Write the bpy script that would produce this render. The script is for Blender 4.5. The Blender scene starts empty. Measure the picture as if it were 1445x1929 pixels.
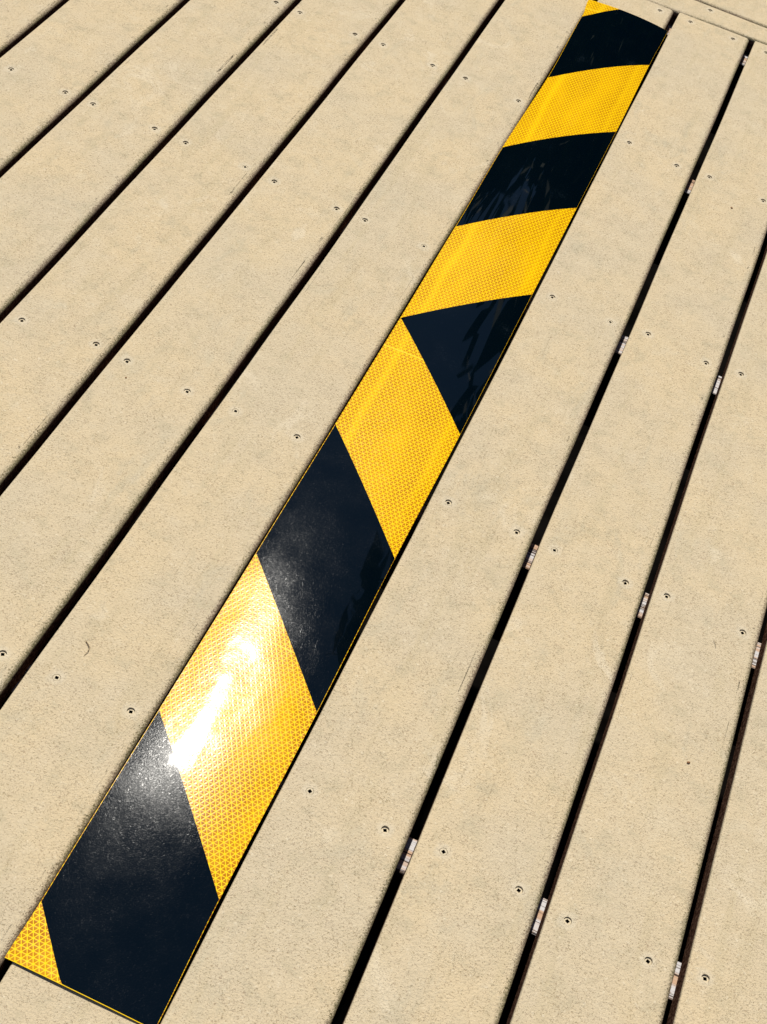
import bpy, bmesh, math, random
from mathutils import Vector, Matrix, noise
random.seed(4)
S = bpy.context.scene
COL = S.collection
R = math.radians

# ------------------------------------------------------------------ camera
cam_d = bpy.data.cameras.new('camera')
cam = bpy.data.objects.new('camera', cam_d)
COL.objects.link(cam)
S.camera = cam
cam_d.sensor_fit = 'HORIZONTAL'
cam_d.sensor_width = 36.0
cam_d.lens = 36.0 * 2672.28 / 1445.0
cam_d.clip_start = 0.02
cam_d.clip_end = 500
cam.rotation_mode = 'XYZ'
cam.rotation_euler = (0.703145, -0.206848, 0.374288)
cam.location = (0.0997658, -0.664968, 1.155118)

# ------------------------------------------------------------------ sky and sun
SX, SY = -0.235, 0.605                      # sun direction, x and y per unit of height
sun_dir = Vector((SX, SY, 1.0)).normalized()
elev = math.asin(sun_dir.z)
world = bpy.data.worlds.new('World')
S.world = world
world.use_nodes = True
wn = world.node_tree
bg = wn.nodes['Background']
sky = wn.nodes.new('ShaderNodeTexSky')
sky.sky_type = 'NISHITA'
sky.sun_disc = False
sky.sun_elevation = elev
sky.sun_rotation = math.atan2(sun_dir.x, sun_dir.y)
sky.air_density = 1.0
sky.dust_density = 0.0
sky.ozone_density = 3.0
wn.links.new(sky.outputs[0], bg.inputs[0])
bg.inputs[1].default_value = 0.06
sun_d = bpy.data.lights.new('sun', 'SUN')
sun = bpy.data.objects.new('sun', sun_d)
COL.objects.link(sun)
sun_d.energy = 4.9
sun_d.angle = R(0.53)
sun_d.color = (1.0, 0.955, 0.87)
sun.rotation_mode = 'QUATERNION'
sun.rotation_quaternion = sun_dir.to_track_quat('Z', 'Y')
sun.location = sun_dir * 20
S.view_settings.view_transform = 'Standard'
S.view_settings.look = 'None'
S.view_settings.gamma = 1
S.view_settings.exposure = 0.08


# ------------------------------------------------------------------ node helpers
class NT:
    def __init__(self, name):
        self.m = bpy.data.materials.new(name)
        self.m.use_nodes = True
        self.t = self.m.node_tree
        self.b = self.t.nodes['Principled BSDF']
        self.geo = None

    def n(self, kind, **kw):
        x = self.t.nodes.new(kind)
        for k, v in kw.items():
            setattr(x, k, v)
        return x

    def put(self, sock, v):
        if v is None:
            return
        if isinstance(v, bpy.types.NodeSocket):
            self.t.links.new(v, sock)
        else:
            sock.default_value = v

    def math(self, op, a, b=None, c=None, clamp=False):
        x = self.n('ShaderNodeMath', operation=op, use_clamp=clamp)
        self.put(x.inputs[0], a)
        self.put(x.inputs[1], b)
        self.put(x.inputs[2], c)
        return x.outputs[0]

    def vmath(self, op, a, b=None):
        x = self.n('ShaderNodeVectorMath', operation=op)
        self.put(x.inputs[0], a)
        self.put(x.inputs[1], b)
        return x.outputs['Value'] if op in ('DOT_PRODUCT', 'LENGTH') else x.outputs[0]

    def mix(self, f, a, b):
        x = self.n('ShaderNodeMix', data_type='RGBA')
        self.put(x.inputs[0], f)
        self.put(x.inputs[6], a)
        self.put(x.inputs[7], b)
        return x.outputs[2]

    def ramp(self, v, lo, hi, a=0.0, b=1.0):
        x = self.n('ShaderNodeMapRange', interpolation_type='SMOOTHSTEP')
        self.put(x.inputs[0], v)
        x.inputs[1].default_value = lo
        x.inputs[2].default_value = hi
        x.inputs[3].default_value = a
        x.inputs[4].default_value = b
        return x.outputs[0]

    def pos(self, scale=(1, 1, 1), rnd=False, obj=False):
        if obj:
            src = self.n('ShaderNodeTexCoord').outputs['Object']
        else:
            src = self.n('ShaderNodeNewGeometry').outputs['Position']
        if rnd:
            oi = self.n('ShaderNodeObjectInfo').outputs['Random']
            src = self.vmath('ADD', src, self.vmath('MULTIPLY', self.comb(oi, oi, oi), (37.0, 11.0, 5.0)))
        return self.vmath('MULTIPLY', src, tuple(scale))

    def comb(self, a, b, c):
        x = self.n('ShaderNodeCombineXYZ')
        self.put(x.inputs[0], a)
        self.put(x.inputs[1], b)
        self.put(x.inputs[2], c)
        return x.outputs[0]

    def noise(self, vec, scale, detail=2.0, rough=0.5, dist=0.0):
        x = self.n('ShaderNodeTexNoise')
        self.put(x.inputs['Vector'], vec)
        x.inputs['Scale'].default_value = scale
        x.inputs['Detail'].default_value = detail
        x.inputs['Roughness'].default_value = rough
        x.inputs['Distortion'].default_value = dist
        return x.outputs[0]

    def bump(self, h, dist, strength=1.0, normal=None):
        x = self.n('ShaderNodeBump')
        x.inputs['Strength'].default_value = strength
        x.inputs['Distance'].default_value = dist
        self.put(x.inputs['Height'], h)
        self.put(x.inputs['Normal'], normal)
        return x.outputs[0]

    def set(self, **kw):
        names = dict(color='Base Color', rough='Roughness', metal='Metallic', normal='Normal', coat='Coat Weight',
                     coat_rough='Coat Roughness', coat_normal='Coat Normal', spec='Specular IOR Level', ior='IOR',
                     aniso='Anisotropic')
        for k, v in kw.items():
            self.put(self.b.inputs[names[k]], v)
        return self.m


def board_mat():
    m = NT('composite_board')
    p = m.pos(rnd=True)
    big = m.noise(p, 7.0, 3.0, 0.6)
    mid = m.noise(p, 38.0, 4.0, 0.65)
    streak = m.noise(m.vmath('MULTIPLY', p, (60.0, 5.0, 5.0)), 1.0, 3.0, 0.6)
    rnd = m.n('ShaderNodeObjectInfo').outputs['Random']
    c = m.mix(m.ramp(big, 0.32, 0.68), (0.596, 0.472, 0.296, 1), (0.548, 0.454, 0.312, 1))
    c = m.mix(m.math('MULTIPLY', m.ramp(mid, 0.50, 0.70), 0.55), c, (0.440, 0.375, 0.248, 1))
    c = m.mix(m.math('MULTIPLY', m.ramp(mid, 0.50, 0.30), 0.45), c, (0.600, 0.505, 0.350, 1))
    c = m.mix(m.math('MULTIPLY', m.ramp(streak, 0.52, 0.72), 0.42), c, (0.490, 0.400, 0.245, 1))
    c = m.mix(m.math('MULTIPLY', rnd, 0.22), c, (0.57, 0.475, 0.32, 1))
    st = m.noise(m.vmath('MULTIPLY', p, (1.0, 0.45, 1.0)), 19.0, 4.0, 0.7, 0.6)
    c = m.mix(m.math('MULTIPLY', m.ramp(st, 0.55, 0.72), 0.38), c, (0.455, 0.405, 0.290, 1))
    scuff = m.noise(m.vmath('MULTIPLY', p, (1.0, 0.7, 1.0)), 11.0, 5.0, 0.6, 1.5)
    c = m.mix(m.math('MULTIPLY', m.ramp(scuff, 0.60, 0.72), 0.55), c, (0.66, 0.565, 0.41, 1))
    thin = m.noise(m.vmath('MULTIPLY', p, (420.0, 9.0, 9.0)), 1.0, 2.0, 0.5)
    c = m.mix(m.math('MULTIPLY', m.math('MULTIPLY', m.ramp(thin, 0.62, 0.78), m.ramp(st, 0.45, 0.6)), 0.35), c, (0.30, 0.235, 0.14, 1))
    # pale ring worn round the screws
    at = m.n('ShaderNodeAttribute', attribute_name='wear').outputs['Fac']
    halo = m.math('MULTIPLY', m.ramp(m.math('ADD', at, m.math('MULTIPLY', m.math('SUBTRACT', mid, 0.5), 1.2)), 0.25, 0.9), 0.42)
    c = m.mix(halo, c, (0.64, 0.56, 0.42, 1))
    # wood-fibre flecks
    dens = m.noise(p, 30.0, 3.0, 0.6)
    thr = m.ramp(dens, 0.32, 0.70, 0.022, -0.022)
    f1 = m.noise(p, 640.0, 1.0, 0.4, 1.2)
    f2 = m.noise(m.vmath('MULTIPLY', p, (1.0, 0.75, 1.0)), 980.0, 1.0, 0.4, 0.8)
    fl = m.ramp(m.math('SUBTRACT', f1, thr), 0.615, 0.710)
    fs = m.ramp(m.math('SUBTRACT', f2, thr), 0.600, 0.730)
    hue = m.noise(p, 110.0, 1.0)
    fcol = m.mix(m.ramp(hue, 0.4, 0.6), (0.220, 0.145, 0.050, 1), (0.300, 0.180, 0.105, 1))
    noh = m.math('SUBTRACT', 1.0, m.math('MULTIPLY', halo, 0.9))
    c = m.mix(m.math('MULTIPLY', m.math('MULTIPLY', fl, 0.46), noh), c, fcol)
    c = m.mix(m.math('MULTIPLY', m.math('MULTIPLY', fs, 0.28), noh), c, (0.33, 0.255, 0.13, 1))
    f3 = m.noise(p, 260.0, 2.0, 0.5)
    c = m.mix(m.math('MULTIPLY', m.ramp(f3, 0.62, 0.75), 0.35), c, (0.78, 0.69, 0.52, 1))
    # shade on the rounded edge turned from the sun, painted dark olive to brown
    ed = m.n('ShaderNodeAttribute', attribute_name='edge').outputs['Fac']
    edge_shade = m.math('MULTIPLY', m.ramp(m.math('ADD', ed, m.math('MULTIPLY', m.math('SUBTRACT', f1, 0.5), 1.8)), 0.45, 1.10), 0.85)
    edge_shade_col = m.mix(m.ramp(m.noise(p, 14.0, 2.0), 0.42, 0.6), (0.115, 0.100, 0.035, 1), (0.150, 0.095, 0.060, 1))
    c = m.mix(edge_shade, c, edge_shade_col)
    # board sides are raw brown core
    z = m.n('ShaderNodeSeparateXYZ')
    m.t.links.new(m.n('ShaderNodeNewGeometry').outputs['Position'], z.inputs[0])
    side = m.ramp(m.math('ADD', z.outputs[2], m.math('MULTIPLY', m.math('SUBTRACT', f1, 0.5), 0.007)), -0.0040, -0.0050)
    c = m.mix(side, c, m.mix(m.ramp(f3, 0.4, 0.65), (0.060, 0.028, 0.018, 1), (0.150, 0.085, 0.058, 1)))
    h = m.math('ADD', m.math('MULTIPLY', fl, -1.0), m.math('ADD', m.math('MULTIPLY', m.noise(p, 480.0, 3.0, 0.7), 3.0), m.math('MULTIPLY', f3, 1.0)))
    h = m.math('ADD', h, m.math('MULTIPLY', m.noise(p, 45.0, 2.0), 2.2))
    m.set(color=c, rough=0.80, spec=m.math('SUBTRACT', 0.22, m.math('MULTIPLY', side, 0.22)), normal=m.bump(h, 0.00050, 0.75))
    return m.m


def tape_mat():
    m = NT('prismatic_yellow_sheet')
    p = m.vmath('MULTIPLY', m.pos(obj=True), (1000.0, 1000.0, 0.0))
    H = 4.80
    ds = []
    for ang in (90, 30, 150):
        nx, ny = math.cos(R(ang)) / H, math.sin(R(ang)) / H
        d = m.vmath('DOT_PRODUCT', p, (nx, ny, 0.0))
        fr = m.math('FRACT', m.math('ADD', d, 200.0))
        ds.append(m.math('SUBTRACT', 0.5, m.math('ABSOLUTE', m.math('SUBTRACT', fr, 0.5))))
    mn = m.math('MINIMUM', m.math('MINIMUM', ds[0], ds[1]), ds[2])
    mx = m.math('MAXIMUM', m.math('MAXIMUM', ds[0], ds[1]), ds[2])
    line = m.ramp(mn, 0.105, 0.055)
    node = m.ramp(mx, 0.27, 0.17)
    q = m.pos(obj=True)
    v1 = m.noise(m.vmath('MULTIPLY', q, (24.0, 8.0, 1.0)), 1.0, 3.0, 0.55)
    v2 = m.noise(m.vmath('MULTIPLY', q, (3.0, 1.0, 1.0)), 9.0, 2.0, 0.5)
    cell = m.noise(p, 0.16, 1.0)
    tri = m.mix(m.ramp(m.math('ADD', m.math('MULTIPLY', v1, 0.7), m.math('MULTIPLY', v2, 0.3)), 0.34, 0.80),
                (0.400, 0.140, 0.0002, 1), (0.74, 0.37, 0.0005, 1))
    tri = m.mix(m.math('MULTIPLY', m.ramp(cell, 0.4, 0.65), 0.5), tri, (0.55, 0.25, 0.0005, 1))
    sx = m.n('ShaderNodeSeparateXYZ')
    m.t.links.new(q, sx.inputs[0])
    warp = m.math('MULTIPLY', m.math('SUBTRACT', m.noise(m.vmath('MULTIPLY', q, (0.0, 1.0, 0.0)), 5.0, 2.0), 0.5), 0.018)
    for x0, wd, am in ((-0.1165, 0.0085, 0.48), (-0.0200, 0.0065, 0.30)):  # curved sheen lines along the film, painted in as paler bands
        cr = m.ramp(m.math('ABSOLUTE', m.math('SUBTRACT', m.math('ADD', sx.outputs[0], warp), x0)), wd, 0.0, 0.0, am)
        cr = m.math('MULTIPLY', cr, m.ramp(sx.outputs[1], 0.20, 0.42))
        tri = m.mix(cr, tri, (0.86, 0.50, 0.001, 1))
    c = m.mix(line, tri, (0.93, 0.600, 0.014, 1))
    c = m.mix(node, c, (0.95, 0.615, 0.0002, 1))
    # weld seams between the prism tiles
    sep = m.n('ShaderNodeSeparateXYZ')
    m.t.links.new(q, sep.inputs[0])
    for y0 in (0.1345, 0.5985, 1.070, 1.5485):
        s = m.ramp(m.math('ABSOLUTE', m.math('SUBTRACT', sep.outputs[1], y0)), 0.0012, 0.0004)
        c = m.mix(m.math('MULTIPLY', s, 0.8), c, (0.95, 0.66, 0.04, 1))
    dirt = m.noise(q, 240.0, 2.0)
    grain = m.noise(q, 600.0, 2.0, 0.6)
    wav = m.noise(m.vmath('MULTIPLY', q, (2.2, 1.0, 1.0)), 16.0, 2.0, 0.55)
    nb = m.bump(m.math('ADD', m.math('MULTIPLY', mn, 1.0), m.math('MULTIPLY', wav, 1.0)), 0.00022, 0.5)
    nc = m.bump(m.math('ADD', m.math('MULTIPLY', wav, 1.3), m.math('MULTIPLY', grain, 0.10)), 0.00020, 1.0)
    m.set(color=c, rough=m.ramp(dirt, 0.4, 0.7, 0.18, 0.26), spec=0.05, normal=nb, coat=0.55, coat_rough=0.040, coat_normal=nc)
    return m.m


def vinyl_mat():
    m = NT('black_vinyl')
    q = m.pos(obj=True)
    fine = m.noise(q, 900.0, 3.0, 0.65)
    scr = m.noise(m.vmath('MULTIPLY', q, (1.0, 0.45, 1.0)), 420.0, 3.0, 0.7, 2.0)
    patch = m.noise(q, 22.0, 3.0, 0.6)
    fleck = m.noise(m.vmath('MULTIPLY', q, (1.0, 0.55, 1.0)), 560.0, 2.0, 0.7, 1.5)
    wav = m.noise(m.vmath('MULTIPLY', q, (2.2, 1.0, 1.0)), 16.0, 2.0, 0.55)
    dust = m.math('MULTIPLY', m.ramp(m.math('ADD', m.math('MULTIPLY', scr, 0.55), m.math('MULTIPLY', patch, 0.5)), 0.63, 0.76), 0.06)
    c = m.mix(dust, (0.0002, 0.0022, 0.0044, 1), (0.16, 0.21, 0.27, 1))
    h = m.math('ADD', m.math('MULTIPLY', fine, 0.8), scr)
    nb = m.bump(h, 0.00006, 0.8)
    nc = m.bump(m.math('ADD', m.math('MULTIPLY', wav, 0.08), m.math('MULTIPLY', scr, 0.0015)), 0.00020, 1.0)
    m.set(color=c, rough=m.ramp(patch, 0.3, 0.7, 0.105, 0.15), spec=m.math('ADD', 0.019, m.math('MULTIPLY', m.math('MULTIPLY', m.ramp(fleck, 0.56, 0.76), m.ramp(patch, 0.3, 0.65, 0.35, 1.0)), 0.12)), normal=nb, coat=0.72, coat_rough=m.ramp(patch, 0.35, 0.7, 0.012, 0.032), coat_normal=nc)
    return m.m


def joist_mat():
    m = NT('weathered_joist_wood')
    q = m.pos()
    g = m.noise(m.vmath('MULTIPLY', q, (6.0, 400.0, 60.0)), 1.0, 3.0, 0.7)
    blot = m.noise(m.vmath('MULTIPLY', q, (1.0, 90.0, 20.0)), 1.0, 2.0, 0.6)
    c = m.mix(m.ramp(blot, 0.40, 0.55), (0.56, 0.54, 0.54, 1), (0.50, 0.33, 0.22, 1))
    c = m.mix(m.ramp(g, 0.53, 0.60), c, (0.060, 0.040, 0.030, 1))
    c = m.mix(m.ramp(m.noise(q, 260.0, 2.0), 0.58, 0.72), c, (0.25, 0.18, 0.13, 1))
    m.set(color=c, rough=0.9, spec=0.2, normal=m.bump(g, 0.0008, 0.8))
    return m.m


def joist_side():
    m = NT('shaded_joist_side')
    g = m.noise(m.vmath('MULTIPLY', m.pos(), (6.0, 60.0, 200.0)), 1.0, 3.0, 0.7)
    m.set(color=m.mix(g, (0.003, 0.0024, 0.002, 1), (0.007, 0.005, 0.004, 1)), rough=0.95, spec=0.0)  # near-black: the shade on the joist sides is put into the colour
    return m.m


def simple(name, col, rough=0.8, nscale=60.0, amt=0.35, bump=0.0005, metal=0.0, spec=0.3):
    m = NT(name)
    p = m.pos()
    f = m.noise(p, nscale, 4.0, 0.6)
    lo = tuple(x * (1 - amt) for x in col) + (1,)
    hi = tuple(min(1, x * (1 + amt)) for x in col) + (1,)
    m.set(color=m.mix(m.ramp(f, 0.3, 0.7), lo, hi), rough=rough, metal=metal, spec=spec, normal=m.bump(f, bump, 0.6))
    return m.m


M_BOARD = board_mat()
M_TAPE = tape_mat()
M_VINYL = vinyl_mat()
M_JOIST = [joist_mat(), joist_side()]
M_SCREW = simple('tan_coated_screw', (0.56, 0.47, 0.32), 0.7, 900.0, 0.12, 0.0001)
M_DARK = simple('screw_socket_dark', (0.012, 0.008, 0.006), 0.9, 500.0, spec=0.0)  # near-black walls and floor of the drive socket
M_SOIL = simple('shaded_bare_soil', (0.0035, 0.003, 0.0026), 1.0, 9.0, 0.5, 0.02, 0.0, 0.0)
M_LAWN = simple('lawn', (0.045, 0.075, 0.018), 0.9, 14.0, 0.4, 0.02)
M_BARK = simple('bark', (0.10, 0.07, 0.045), 0.95, 20.0, 0.4, 0.02)
M_TWIG = simple('dry_fibre', (0.20, 0.13, 0.06), 0.8, 900.0, 0.4)
M_SEED = simple('seed_husk', (0.20, 0.09, 0.03), 0.6, 1500.0, 0.3)


def leaf_mat():
    m = NT('tree_leaves')
    rnd = m.noise(m.pos(), 2.5, 2.0)
    m.set(color=m.mix(m.ramp(rnd, 0.35, 0.65), (0.035, 0.065, 0.014, 1), (0.080, 0.115, 0.026, 1)), rough=0.8, spec=0.1)
    return m.m


M_LEAF = leaf_mat()


# ------------------------------------------------------------------ object helpers
def link(name, me, mat=None, parent=None, loc=(0, 0, 0)):
    o = bpy.data.objects.new(name, me)
    COL.objects.link(o)
    if mat is not None and me is not None and not me.materials:
        for mm in (mat if isinstance(mat, (list, tuple)) else [mat]):
            me.materials.append(mm)
    o.parent = parent
    o.location = loc
    return o


def tag(o, label=None, cat=None, kind=None, group=None):
    if label:
        o['label'] = label
    if cat:
        o['category'] = cat
    if kind:
        o['kind'] = kind
    if group:
        o['group'] = group
    return o


def to_mesh(bm, name, angle=35):
    bmesh.ops.recalc_face_normals(bm, faces=bm.faces)
    me = bpy.data.meshes.new(name)
    bm.to_mesh(me)
    bm.free()
    for p in me.polygons:
        p.use_smooth = True
    me.set_sharp_from_angle(angle=R(angle))
    return me


def lerp_tab(tab, y):
    if y <= tab[0][0]:
        return tab[0][1]
    for (a, va), (b, vb) in zip(tab, tab[1:]):
        if y <= b:
            t = (y - a) / (b - a)
            t = t * t * (3 - 2 * t)
            return va + (vb - va) * t
    return tab[-1][1]


# ------------------------------------------------------------------ deck
PITCH = 0.1325
THICK = 0.0250
GAPW = 0.0090
ROW = 0.4064
END_Y = 1.6585
# sideways wander of each board edge in mm, along its length
EDGE = {-6: [(0.8, -3.6), (1.05, -2.4)], -5: [(0.6, -1.9), (1.13, 0.0)], -4: [(0.38, 1.1), (0.52, 1.2), (1.08, -0.1), (1.25, 0.9)],
        -3: [(0.16, 0.7), (0.62, 1.3), (0.8, 0.6), (1.36, -0.1)], -2: [(-0.05, 0.2), (0.22, 2.2), (0.5, 2.9), (0.71, 3.6), (1.48, 0.2)],
        -1: [(-0.26, 0.0), (1.6, 0.0)],
        0: [(-0.25, -1.5), (0.02, -1.4), (0.38, -0.5), (0.7, -0.1), (0.9, -1.0), (1.66, -1.6)],
        1: [(-0.18, 1.4), (0.09, -0.6), (0.29, -1.4), (0.46, -2.4), (0.99, 0.2), (1.65, 2.3)],
        2: [(-0.12, -0.2), (0.16, 0.1), (0.54, -1.5), (1.09, -0.4)], 3: [(-0.05, 1.5), (0.23, 0.7)]}


def edge_x(k, y):
    w = 0.00035 * math.sin(y * 9.0 + k * 2.1) + 0.0002 * math.sin(y * 23.0 + k)
    return k * PITCH + (lerp_tab(EDGE[k], y) if k in EDGE else 0.0) / 1000.0 + w


def end_y(x):
    return 1.6572 + 0.045 * (x + 0.0) + 0.0


# measured screw spots (board fraction * pitch, y error in mm) per joist row; a trailing 1 marks a screw driven flush
SCREWS = {
    0: [(-2.221, -1, 0), (-1.794, 0, 1), (-1.21, 1, 0), (.173, 3.9, 1), (.76, .3, 0), (1.188, 5.3, 1), (1.763, 1.8, 0), (2.142, -5.3, 0), (2.74, -7.9, 0), (3.141, 1, 0)],
    1: [(-3.859, -7.4, 0), (-3.193, 6.7, 0), (-2.876, 1.7, 0), (-2.281, -4.7, 0), (-1.831, -2.3, 1), (-1.26, -.1, 0), (.139, .8, 0), (.762, 1.2, 0), (1.108, -.8, 1), (1.75, -2.4, 0), (2.107, 4.4, 0), (2.786, -.1, 0)],
    2: [(-5.833, 1, 0), (-5.213, 1, 0), (-4.894, -.1, 0), (-4.21, 3.7, 0), (-3.854, 1.8, 0), (-3.195, 3.1, 1), (-2.857, -.8, 0), (-2.166, -2.3, 0), (-1.857, -1.7, 0), (-1.21, -5.2, 1), (.152, 2.8, 0), (.769, 1.2, 1), (1.155, 9.7, 0), (1.777, -.6, 0), (2.129, 7.2, 0)],
    3: [(-4.209, -5, 0), (-3.903, -5.8, 0), (-3.213, -3.7, 0), (-2.866, -1.4, 0), (-2.246, -2.7, 0), (-1.842, -.9, 0), (-1.18, -3.7, 0), (.154, 6.4, 0), (.744, -3.8, 0), (1.13, 2, 0), (1.778, -2.9, 0)],
    4: [(.167, 15.8, 0), (.746, 15.7, 0), (1.2, 14.2, 0), (-.247, 12.1, 0)],
}
JOIST_Y = {r: r * ROW + 0.001 for r in range(-3, 4)}
JOIST_Y[4] = 1.6415


def screw_at(k, r, side):
    """x, y and flush flag of the screw on board k, joist row r, left or right column."""
    for f, dy, fl in SCREWS.get(r, ()):
        if math.floor(f) == k and ((f - k) > 0.5) == bool(side):
            return f * PITCH, (r * ROW + dy / 1000.0), fl
    x = (k + (0.775 if side else 0.155) + random.uniform(-.02, .02)) * PITCH
    base = JOIST_Y[4] if r == 4 else r * ROW
    return x, base + random.uniform(-.004, .004), int(random.random() < .25)


HR = 0.0036            # radius of the counterbore over a screw
CELL = 0.0115


def surf_z(k, x, y, u):
    return (-0.0003 * (2 * u - 1) ** 2 + 0.00025 * math.sin(y * 5.2 + k * 1.7)
            + 0.00015 * math.sin(y * 17 + k * 4.0 + u * 3))


def screw_mesh(flush):
    """A pan of the coated screw head with its square drive socket sunk into it."""
    bm = bmesh.new()
    n = 20
    s = 0.00165
    zt = 0.0
    outer = [bm.verts.new((math.cos(2 * math.pi * i / n) * HR * 0.99, math.sin(2 * math.pi * i / n) * HR * 0.99, zt - 0.00012)) for i in range(n)]
    ring = [bm.verts.new((math.cos(2 * math.pi * i / n) * HR * 0.86, math.sin(2 * math.pi * i / n) * HR * 0.86, zt)) for i in range(n)]
    skirt = [bm.verts.new((v.co.x * .9, v.co.y * .9, zt - 0.0020)) for v in outer]
    sq = [bm.verts.new((s * a, s * b, zt)) for a, b in ((1, 1), (-1, 1), (-1, -1), (1, -1))]
    sqb = [bm.verts.new((s * .9 * a, s * .9 * b, zt - 0.0028)) for a, b in ((1, 1), (-1, 1), (-1, -1), (1, -1))]
    for i in range(n):
        j = (i + 1) % n
        bm.faces.new((outer[i], outer[j], ring[j], ring[i]))
        bm.faces.new((skirt[i], skirt[j], outer[j], outer[i]))
    per = n // 4
    for qd in range(4):
        # corner qd sits at 45 + 90*qd degrees; ring vertices nearest to it
        st = int(round((45 + 90 * qd - 45) / 360 * n))
        idx = [(st + t) % n for t in range(per + 1)]
        for a, b in zip(idx, idx[1:]):
            bm.faces.new((sq[qd], ring[a], ring[b]))
        bm.faces.new((sq[qd], ring[idx[-1]], sq[(qd + 1) % 4]))
        w = bm.faces.new((sq[qd], sq[(qd + 1) % 4], sqb[(qd + 1) % 4], sqb[qd]))
        w.material_index = 1
    fb = bm.faces.new(sqb)
    fb.material_index = 1
    me = to_mesh(bm, 'screw', 30)
    me.materials.append(M_SCREW)
    me.materials.append(M_DARK)
    return me


SCREW_ME = screw_mesh(0)


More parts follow.
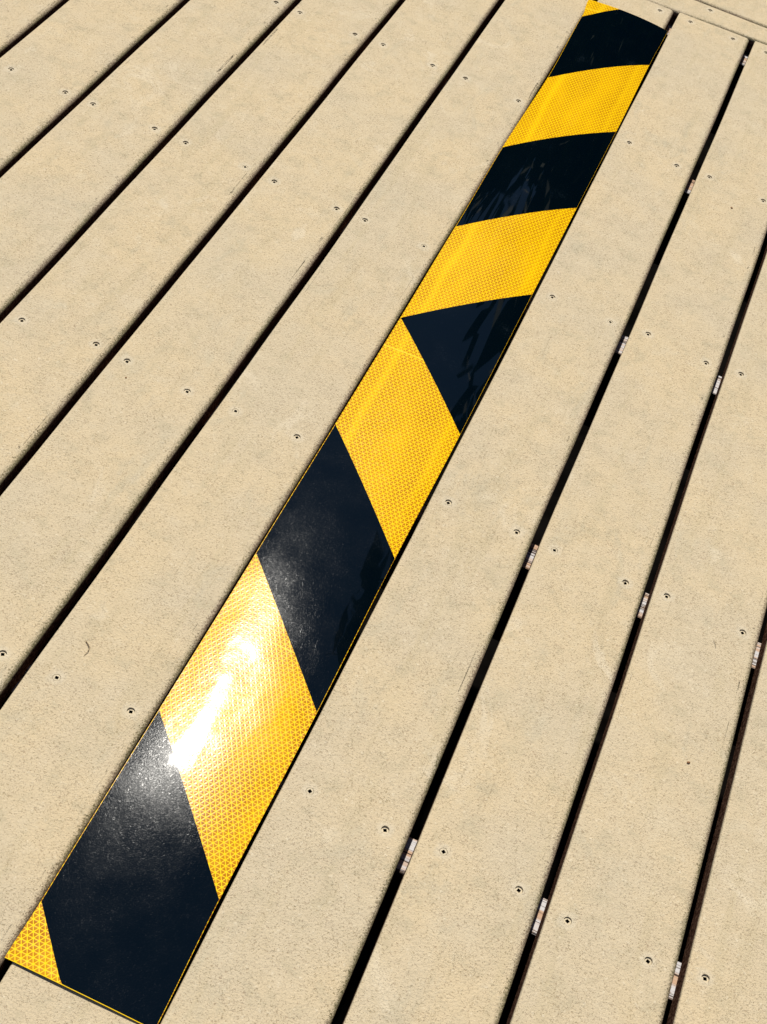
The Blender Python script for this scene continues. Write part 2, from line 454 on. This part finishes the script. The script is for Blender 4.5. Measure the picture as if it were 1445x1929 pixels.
def make_board(name, xl, xr, y0, yend, cols, parent, k, label=None, along_x=False, endround=0.0):
    """Rounded composite board.  cols = [left screws, right screws], each a list of (x, y, flush) rising in y.
    xl, xr: functions of y.  The two screw columns get real counterbored holes."""
    bm = bmesh.new()
    rows = []                       # (yA, yB, kind): y at column A and at column B
    ncell = len(cols[0])
    ys = [(y0, y0, 0)]
    for i in range(ncell):
        a, b = cols[0][i], cols[1][i]
        pa, pb = ys[-1][0], ys[-1][1]
        ta, tb = a[1] - CELL, b[1] - CELL
        m_ = max(1, int((ta - pa) / 0.05))
        for j in range(1, m_):
            t = j / m_
            ys.append((pa + (ta - pa) * t, pb + (tb - pb) * t, 0))
        ys.append((ta, tb, 1))      # 1: the strip above this row line is a hole strip
        ys.append((a[1] + CELL, b[1] + CELL, 0))
    pa, pb = ys[-1][0], ys[-1][1]
    ye_a, ye_b = yend(cols[0][-1][0]) if callable(yend) else yend, yend(cols[1][-1][0]) if callable(yend) else yend
    m_ = max(1, int((ye_a - pa) / 0.05))
    for j in range(1, m_ + 1):
        t = j / m_
        ys.append((pa + (ye_a - pa) * t, pb + (ye_b - pb) * t, 0))
    def profile(rx, rz):
        # edge profile: (inset from the wall, z)
        pr = [(0.0, -THICK), (0.0, -0.012), (0.0, -rz)]
        for a_ in (20, 40, 60, 78, 90):
            pr.append((rx - rx * math.cos(R(a_)), -rz + rz * math.sin(R(a_))))
        pr.append((rx + 0.003, 0.0))
        return pr
    prof = profile(0.0022, 0.0024)
    prof_r = profile(0.0074, 0.0054)
    L = bm.verts.layers.float.new('wear')
    E_ = bm.verts.layers.float.new('edge')
    grid = []

    def colx(c, y):
        s = cols[c]
        if y <= s[0][1]:
            return s[0][0]
        for p, q in zip(s, s[1:]):
            if y <= q[1] - CELL:
                if y <= p[1] + CELL:
                    return p[0]
                t = (y - p[1] - CELL) / max(1e-6, (q[1] - p[1] - 2 * CELL))
                return p[0] + (q[0] - p[0]) * t
            if y <= q[1] + CELL:
                return q[0]
        return s[-1][0]

    for (ya, yb, kd) in ys:
        ym = (ya + yb) / 2
        l, r = xl(ym), xr(ym)
        xa, xb = colx(0, ya + (1e-5 if kd else -1e-5)), colx(1, yb + (1e-5 if kd else -1e-5))
        line = []

        def yy(x):
            t = (x - xa) / (xb - xa)
            t = min(1, max(0, t))
            return ya + (yb - ya) * t
        pts = [(l + i_, z_, 0.0) for n_, (i_, z_) in enumerate(prof)]
        mids = [xa - CELL, xa + CELL, xa + CELL + (xb - xa - 2 * CELL) / 3, xa + CELL + 2 * (xb - xa - 2 * CELL) / 3, xb - CELL, xb + CELL]
        pts2 = [(x_, 0.0, 0.0) for x_ in mids]
        pts3 = [(r - i_, z_, max(0.0, min(1.0, 1.15 - i_ / 0.0085))) for n_, (i_, z_) in enumerate(prof_r)][::-1]
        for x_, z_, e_ in pts + pts2 + pts3:
            u = (x_ - l) / (r - l)
            v = bm.verts.new((x_, yy(x_), z_ + surf_z(k, x_, ym, u) + 0.0))
            v[E_] = e_
            v[L] = 0.0
            line.append(v)
        grid.append((line, kd))
    npf = len(prof)
    ca, cb = npf, npf + 4          # index of the left vertex of each hole cell
    spots = []
    for j in range(len(grid) - 1):
        lo, kd = grid[j]
        hi = grid[j + 1][0]
        for i in range(len(lo) - 1):
            if kd == 1 and i in (ca, cb) and cols[0 if i == ca else 1][sum(1 for g in grid[:j + 1] if g[1] == 1) - 1][2] != 2:
                q4 = (hi[i + 1], hi[i], lo[i], lo[i + 1])       # corners at 45, 135, 225, 315 degrees
                cx = sum(v.co.x for v in q4) / 4
                cy = sum(v.co.y for v in q4) / 4
                cz = sum(v.co.z for v in q4) / 4
                rowi = sum(1 for g in grid[:j + 1] if g[1] == 1) - 1
                fl = cols[0 if i == ca else 1][rowi][2]
                n = 20
                rim, low = [], []
                for a_ in range(n):
                    th = 2 * math.pi * a_ / n
                    v = bm.verts.new((cx + HR * 1.08 * math.cos(th), cy + HR * 1.08 * math.sin(th), cz))
                    v[L] = 1.0
                    v[E_] = 0.0
                    rim.append(v)
                    w = bm.verts.new((cx + HR * math.cos(th), cy + HR * math.sin(th), cz - 0.0042))
                    w[L] = 0.6
                    w[E_] = 0.0
                    low.append(w)
                mid = []
                for a_ in range(n):
                    th = 2 * math.pi * a_ / n
                    v = bm.verts.new((cx + HR * 2.3 * math.cos(th), cy + HR * 2.3 * math.sin(th), cz))
                    v[L] = 0.55
                    v[E_] = 0.0
                    mid.append(v)
                per = n // 4
                for qd in range(4):
                    st = qd * per
                    idx = [(st + t) % n for t in range(per + 1)]
                    for a_, b_ in zip(idx, idx[1:]):
                        bm.faces.new((q4[qd], mid[b_], mid[a_]))
                    bm.faces.new((q4[qd], q4[(qd + 1) % 4], mid[idx[-1]]))
                for a_ in range(n):
                    b_ = (a_ + 1) % n
                    bm.faces.new((mid[a_], mid[b_], rim[b_], rim[a_]))
                    bm.faces.new((rim[a_], rim[b_], low[b_], low[a_]))
                spots.append((cx, cy, cz, fl))
            else:
                bm.faces.new((lo[i], lo[i + 1], hi[i + 1], hi[i]))
        bm.faces.new((lo[0], hi[0], hi[-1], lo[-1]))
    for ln in (grid[0][0], grid[-1][0]):
        bm.faces.new(ln)
    x0 = (xl(y0) + xr(y0)) / 2
    org = Vector((x0, y0, 0.0))
    if along_x:
        # built along y, then turned so that its length runs along world x
        pass
    for v in bm.verts:
        v.co -= org
    me = to_mesh(bm, name, 38)
    o = link(name, me, M_BOARD, parent, org)
    if label:
        o['label'] = label
    for cx, cy, cz, fl in spots:
        s = link('screw', SCREW_ME, None, o, Vector((cx, cy, cz - (0.00015 if fl else random.uniform(.0012, .0019)))) - org)
        s.rotation_euler = (random.uniform(-.05, .05), random.uniform(-.05, .05), random.uniform(0, 1.57))
    return o


deck = link('deck', None)
tag(deck, kind='structure')

for k in range(-10, 9):
    r0 = -3
    y0 = -1.30
    cols = [[], []]
    for r in range(r0, 5):
        for s in (0, 1):
            cols[s].append(screw_at(k, r, s))
    make_board('deck_board', lambda y, k=k: edge_x(k, y) - 0.0004, lambda y, k=k: edge_x(k + 1, y) - 0.0004 - (0.0070 if k == -2 else GAPW),
               y0, end_y, cols, deck, k)


# border boards run across the ends of the others
def border(ylo, yhi, x0, x1, screws, seed):
    # profile across y, length along x; simple rounded board with counterbored screws handled by make_board,
    # so build it rotated: local u across = world y, local v along = -world x, turned by +90 degrees
    cols = [[], []]
    wide = (yhi(0) - ylo(0)) > 0.08
    global CELL
    keep = CELL
    CELL = 0.0075
    for x in screws:
        w = yhi(x) - ylo(x)
        cols[0].append((-(ylo(x) + (0.80 if wide else 0.74) * w), x, 0))
        cols[1].append((-(ylo(x) + (0.20 if wide else 0.30) * w), x + 0.002, 1 if wide else 2))
    # local frame: lx = -world y, ly = world x  ->  world = Rz(-90)(lx, ly) = (ly, -lx)
    o = make_board('border_board', lambda y: -yhi(y), lambda y: -ylo(y), x0, x1, cols, deck, seed)
    CELL = keep
    loc = o.location.copy()
    o.rotation_euler = (0, 0, R(-90))
    o.location = (loc.y, -loc.x, loc.z)
    return o


border(lambda x: 1.6592 + 0.062 * max(x, -.1) * .9 + 0.0006 * math.sin(x * 20), lambda x: 1.7212 + 0.012 * x, -1.34, 1.20, [-0.93, -0.52, -0.30, 0.0434, 0.45, 0.86], 51)
border(lambda x: 1.7236 + 0.012 * x, lambda x: 1.856, -1.34, 1.20, [-0.93, -0.52, -0.30, 0.26, 0.52, 0.86], 52)

# joists under the boards
def joist_box(x0, x1, y, w, z1, z0, seed):
    bm = bmesh.new()
    n = 60
    vs = []
    for i in range(n + 1):
        x = x0 + (x1 - x0) * i / n
        a = 0.0006 * math.sin(x * 30 + seed)
        vs.append([bm.verts.new((x, y - w / 2 + a, z0)), bm.verts.new((x, y - w / 2 + a, z1 - 0.001)), bm.verts.new((x, y - w / 2 + a + .001, z1)),
                   bm.verts.new((x, y + w / 2 + a - .001, z1)), bm.verts.new((x, y + w / 2 + a, z1 - .001)), bm.verts.new((x, y + w / 2 + a, z0))])
    for p, q in zip(vs, vs[1:]):
        for i in range(6):
            j = (i + 1) % 6
            f = bm.faces.new((p[i], p[j], q[j], q[i]))
            f.material_index = 0 if i in (1, 2, 3) else 1
    bm.faces.new(vs[0]).material_index = 1
    bm.faces.new(vs[-1][::-1]).material_index = 1
    return to_mesh(bm, 'joist', 30)


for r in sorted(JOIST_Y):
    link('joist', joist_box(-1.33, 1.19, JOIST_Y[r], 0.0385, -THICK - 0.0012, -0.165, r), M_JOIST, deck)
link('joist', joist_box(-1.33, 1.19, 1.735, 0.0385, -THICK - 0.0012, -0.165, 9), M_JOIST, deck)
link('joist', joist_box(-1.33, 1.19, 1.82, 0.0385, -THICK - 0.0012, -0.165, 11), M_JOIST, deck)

# ground: bare shaded soil under the deck, lawn round it, one sheet
def ground():
    bm = bmesh.new()
    xs = [-150, -40, -10, -3, -1.3, 0.9, 3, 10, 40, 150]
    ys = [-150, -40, -10, -3, -1.5, 2.05, 4, 10, 40, 150]
    g = [[bm.verts.new((x, y, -1.30 + (0.0 if abs(x) < 11 and abs(y) < 11 else noise.noise((x, y, 0)) * .25))) for y in ys] for x in xs]
    for i in range(len(xs) - 1):
        for j in range(len(ys) - 1):
            f = bm.faces.new((g[i][j], g[i + 1][j], g[i + 1][j + 1], g[i][j + 1]))
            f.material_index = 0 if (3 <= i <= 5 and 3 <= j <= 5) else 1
    me = to_mesh(bm, 'ground', 30)
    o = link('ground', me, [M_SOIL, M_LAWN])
    tag(o, kind='structure')


ground()

# ------------------------------------------------------------------ hazard strip
TY0, TY1 = -0.2546, 1.5800
LEFT = [(-0.2550, -0.1396), (-0.1997, -0.1384), (0.0133, -0.1380), (0.2292, -0.1370), (0.4437, -0.1366), (0.6567, -0.1366),
        (0.8687, -0.1376), (1.0826, -0.1396), (1.3023, -0.1365), (1.5220, -0.1415), (1.5761, -0.1465)]
RIGHT = [(-0.255, -0.0034), (-0.1315, -0.0052), (0.0832, -0.0043), (0.2979, -0.0055), (0.5096, -0.0043), (0.7994, -0.0044), (1.0146, -0.0044),
         (1.2341, -0.0044), (1.4527, -0.0060), (1.5802, -0.0046)]


def tape_arch(y):
    return lerp_tab([(-0.26, 0.0012), (0.0, 0.0018), (0.25, 0.0022), (0.6, 0.0028), (0.9, 0.0042), (1.25, 0.0052), (1.5, 0.0050), (1.58, 0.0040)], y)


def tape_z(x, y):
    l, r = lerp_tab(LEFT, y), lerp_tab(RIGHT, y)
    u = (x - l) / (r - l) * 2 - 1
    h = tape_arch(y) * (1 - abs(u) ** 2.05)
    h += 0.00022 * math.sin(y * 13.0 + u * 1.5) + 0.00004 * math.sin(y * 37.0 - u * 3.4 + 1.0)
    env = math.exp(-((y - 0.11) / 0.17) ** 2)
    h += env * (0.000030 * math.sin(y * 118.0 + u * 2.6) + 0.00022 * noise.noise((x * 34.0, y * 15.0, 3.0)) + 0.00006 * noise.noise((x * 90.0, y * 55.0, 8.0)))
    h -= 0.0020 * math.exp(-((y - 0.096) / 0.132) ** 2) * (1 - 0.35 * u)
    return lerp_tab([(-0.255, 0.0015), (-0.06, 0.0034), (0.30, 0.0034), (1.40, 0.0026), (1.58, 0.0016)], y) + h


strip = link('hazard_strip', None, None, None, (0, 0, 0))
tag(strip, 'long flat warning strip with black and reflective yellow diagonal bands lying on the deck', 'warning strip')


def sheet(name, xs_of, ylo, yhi, nx, ny, lift, thick, mat, parent, x0, x1):
    """Sheet following the bowed strip: x0/x1 functions of y fraction not needed, columns run x0..x1."""
    bm = bmesh.new()
    top = []
    for i in range(nx + 1):
        t = i / nx
        col = []
        xm = x0 + (x1 - x0) * t
        a, b = ylo(xm), yhi(xm)
        for j in range(ny + 1):
            y = a + (b - a) * j / ny
            x = xs_of(t, y)
            col.append((x, y, tape_z(x, y) + lift))
        top.append(col)
    tv = [[bm.verts.new(p) for p in c] for c in top]
    bv = [[bm.verts.new((p[0], p[1], p[2] - thick)) for p in c] for c in top]
    for i in range(nx):
        for j in range(ny):
            for g, fl in ((tv, 0), (bv, 1)):
                q = [g[i][j], g[i + 1][j], g[i + 1][j + 1], g[i][j + 1]]
                try:
                    bm.faces.new(q[::-1] if fl else q)
                except ValueError:
                    pass
    for j in range(ny):
        bm.faces.new((tv[0][j], tv[0][j + 1], bv[0][j + 1], bv[0][j]))
        bm.faces.new((tv[nx][j + 1], tv[nx][j], bv[nx][j], bv[nx][j + 1]))
    for i in range(nx):
        bm.faces.new((tv[i + 1][0], tv[i][0], bv[i][0], bv[i + 1][0]))
        bm.faces.new((tv[i][ny], tv[i + 1][ny], bv[i + 1][ny], bv[i][ny]))
    bmesh.ops.remove_doubles(bm, verts=bm.verts, dist=0.00002)
    me = to_mesh(bm, name, 50)
    return link(name, me, mat, parent)


def span(t, y, inset=0.0):
    l, r = lerp_tab(LEFT, y) + inset, lerp_tab(RIGHT, y) - inset * (0.45 if y > 0.25 else 0.8)
    return l + (r - l) * t


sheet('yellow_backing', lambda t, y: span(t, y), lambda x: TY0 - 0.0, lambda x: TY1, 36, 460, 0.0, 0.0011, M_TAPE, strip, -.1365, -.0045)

INS = 0.0010
XL, XR = -0.1365, -0.0045


def ln(yl, yr):
    return lambda x: yl + (yr - yl) * (x - XL) / (XR - XL)


def clampf(f, lo, hi):
    return lambda x: max(lo, min(hi, f(x)))


def band(ylo, yhi, ny, label=None, INS=0.0006):
    o = sheet('black_band', lambda t, y: span(t, y, INS), clampf(ylo, TY0 + INS, TY1 - INS), clampf(yhi, TY0 + INS, TY1 - INS),
              34, ny * 2, 0.00022, 0.00020, M_VINYL, strip, XL, XR)
    if label:
        o['label'] = label
    return o


band(ln(-.1997, -.3450), ln(.0133, -.1310), 30, 'nearest black band, cut off by the strip end')
band(ln(.2292, .0836), ln(.4437, .2982), 26, 'whole black parallelogram band beside the glare')
band(ln(.6560, .5092), ln(.6560, .7990), 26, 'black triangle where the diagonals change direction')
band(ln(.8690, 1.0146), ln(1.0826, 1.2341), 26, 'second farthest black band, reflecting tree and sky', 0.0005)
band(ln(1.3030, 1.4527), ln(1.518, 1.68), 26, 'farthest black band, cut by the far strip end', 0.0005)


# ------------------------------------------------------------------ small litter on the boards
def fibre(name, pts, rad, label, cat):
    bm = bmesh.new()
    rings = []
    for i, p in enumerate(pts):
        p = Vector(p)
        a = Vector(pts[max(0, i - 1)])
        b = Vector(pts[min(len(pts) - 1, i + 1)])
        d = (b - a).normalized()
        s = d.cross(Vector((0, 0, 1))).normalized()
        u = s.cross(d)
        rr = rad * (1 - .5 * i / len(pts))
        rings.append([bm.verts.new(p + (s * math.cos(th) + u * math.sin(th)) * rr) for th in [2 * math.pi * q / 6 for q in range(6)]])
    for p, q in zip(rings, rings[1:]):
        for i in range(6):
            bm.faces.new((p[i], p[(i + 1) % 6], q[(i + 1) % 6], q[i]))
    bm.faces.new(rings[0])
    bm.faces.new(rings[-1][::-1])
    org = Vector(pts[0])
    for v in bm.verts:
        v.co -= org
    o = link(name, to_mesh(bm, name, 60), M_TWIG, None, org)
    tag(o, label, cat)
    return o


def bend(p0, p1, p2, lift=0.0006, n=12):
    out = []
    for i in range(n + 1):
        t = i / n
        x = (1 - t) ** 2 * p0[0] + 2 * t * (1 - t) * p1[0] + t * t * p2[0]
        y = (1 - t) ** 2 * p0[1] + 2 * t * (1 - t) * p1[1] + t * t * p2[1]
        out.append((x, y, lift + 0.0012 * math.sin(math.pi * t)))
    return out


fibre('dry_fibre', bend((-.2341, .0485), (-.2235, .0440), (-.2277, .0340)), 0.00042,
      'thin curled dry plant fibre on the board left of the strip glare', 'plant fibre')
fibre('dry_fibre', bend((.3409, .3775), (.3440, .3740), (.3452, .3690)), 0.0003,
      'short pale dry fibre on the board near the right edge, below a screw', 'plant fibre')


def seed(loc, s, rz, label):
    bm = bmesh.new()
    bmesh.ops.create_icosphere(bm, subdivisions=3, radius=1.0)
    for v in bm.verts:
        t = v.co.x
        v.co = Vector((v.co.x * s * 1.45, v.co.y * s * (1 - .25 * t), v.co.z * s * .6 + s * .5))
        v.co.z += s * .06 * noise.noise(v.co * 900)
    o = link('seed', to_mesh(bm, 'seed', 60), M_SEED, None, loc)
    o.rotation_euler = (0, 0, rz)
    tag(o, label, 'seed')


seed((.3500, .2133, 0.0), 0.0013, .6, 'small brown seed alone on a plain board at lower right')
seed((.1958, 1.1660, 0.0), 0.0015, 2.2, 'small brown plug mark on the third board right of the strip, far half')  # plug mark in the board, modelled with the seed shape
seed((-.3695, .3830, 0.0), 0.0009, 1.7, 'tiny dark husk just below a screw on the left boards')


# ------------------------------------------------------------------ trees beyond the deck (seen mirrored in the black bands)
def tree(x, y, h, cr, label, seed_, n=9000, tilt=0.0, squash=1.0):
    rng = random.Random(seed_)
    root = link('tree', None, None, None, (x, y, -1.3))
    tag(root, label, 'tree', group='trees round the deck, mirrored in the strip')
    bm = bmesh.new()
    limbs = []

    def limb(p0, p1, r0, r1, seg=6):
        rings = []
        d = (p1 - p0).normalized()
        s = d.orthogonal().normalized()
        u = d.cross(s)
        for i in range(seg + 1):
            t = i / seg
            c = p0.lerp(p1, t) + Vector((rng.uniform(-1, 1), rng.uniform(-1, 1), 0)) * r0 * .3 * (0 < i < seg)
            rr = r0 + (r1 - r0) * t
            rings.append([bm.verts.new(c + (s * math.cos(a) + u * math.sin(a)) * rr) for a in [2 * math.pi * q / 8 for q in range(8)]])
        for a_, b_ in zip(rings, rings[1:]):
            for i in range(8):
                bm.faces.new((a_[i], a_[(i + 1) % 8], b_[(i + 1) % 8], b_[i]))
        bm.faces.new(rings[-1])
    top = Vector((rng.uniform(-.3, .3), rng.uniform(-.3, .3), h * .8))
    limb(Vector((0, 0, 0)), top, h * .030, h * .008, 9)
    tips = [top]
    for i in range(11):
        t = rng.uniform(.3, .9)
        p0 = top * t
        a = rng.uniform(0, 2 * math.pi)
        p1 = p0 + Vector((math.cos(a) * cr * rng.uniform(.5, .85), math.sin(a) * cr * rng.uniform(.5, .85), h * rng.uniform(.06, .2)))
        limb(p0, p1, h * .011, h * .003, 5)
        tips += [p1, p0.lerp(p1, .6)]
    link('trunk', to_mesh(bm, 'trunk', 60), M_BARK, root)
    bm = bmesh.new()
    cz = h * .62
    clumps = []
    for i in range(46):
        a = rng.uniform(0, 2 * math.pi)
        zz = rng.uniform(-1, 1)
        rr = math.sqrt(max(0, 1 - zz * zz)) * rng.uniform(.45, 1.0)
        clumps.append((Vector((math.cos(a) * cr * rr, math.sin(a) * cr * rr, cz + zz * h * .36 * squash)), rng.uniform(.16, .34) * cr))
    for t_ in tips:
        clumps.append((t_, rng.uniform(.2, .34) * cr))
    for i in range(n):
        c, r = clumps[rng.randrange(len(clumps))]
        d = Vector((rng.gauss(0, 1), rng.gauss(0, 1), rng.gauss(0, .8))) * r * .55
        p = c + d
        s = rng.uniform(.13, .24) * (h / 7)
        a = Vector((rng.uniform(-1, 1), rng.uniform(-1, 1), rng.uniform(-1, 1))).normalized()
        b = a.orthogonal().normalized()
        if rng.random() < .5:
            b = a.cross(b)
        bm.faces.new([bm.verts.new(p + a * s), bm.verts.new(p + b * s * .5), bm.verts.new(p - a * s), bm.verts.new(p - b * s * .5)])
    me = bpy.data.meshes.new('crown')
    bm.to_mesh(me)
    bm.free()
    link('crown', me, M_LEAF, root)


TREES = [
    (-0.6, 10.8, 7.4, 3.3, 'broad green tree standing straight beyond the far deck end', 3, 15000),
    (-3.9, 10.5, 7.4, 3.0, 'lower green tree beyond the deck, behind and left of the broad one', 5, 12000),
    (3.45, 6.8, 10.6, 3.5, 'tall green tree standing to the right of the deck', 8, 17000),
    (-6.6, 7.4, 9.0, 3.4, 'green tree standing to the left of the deck', 12, 12000),
]
for args in TREES:
    tree(*args)
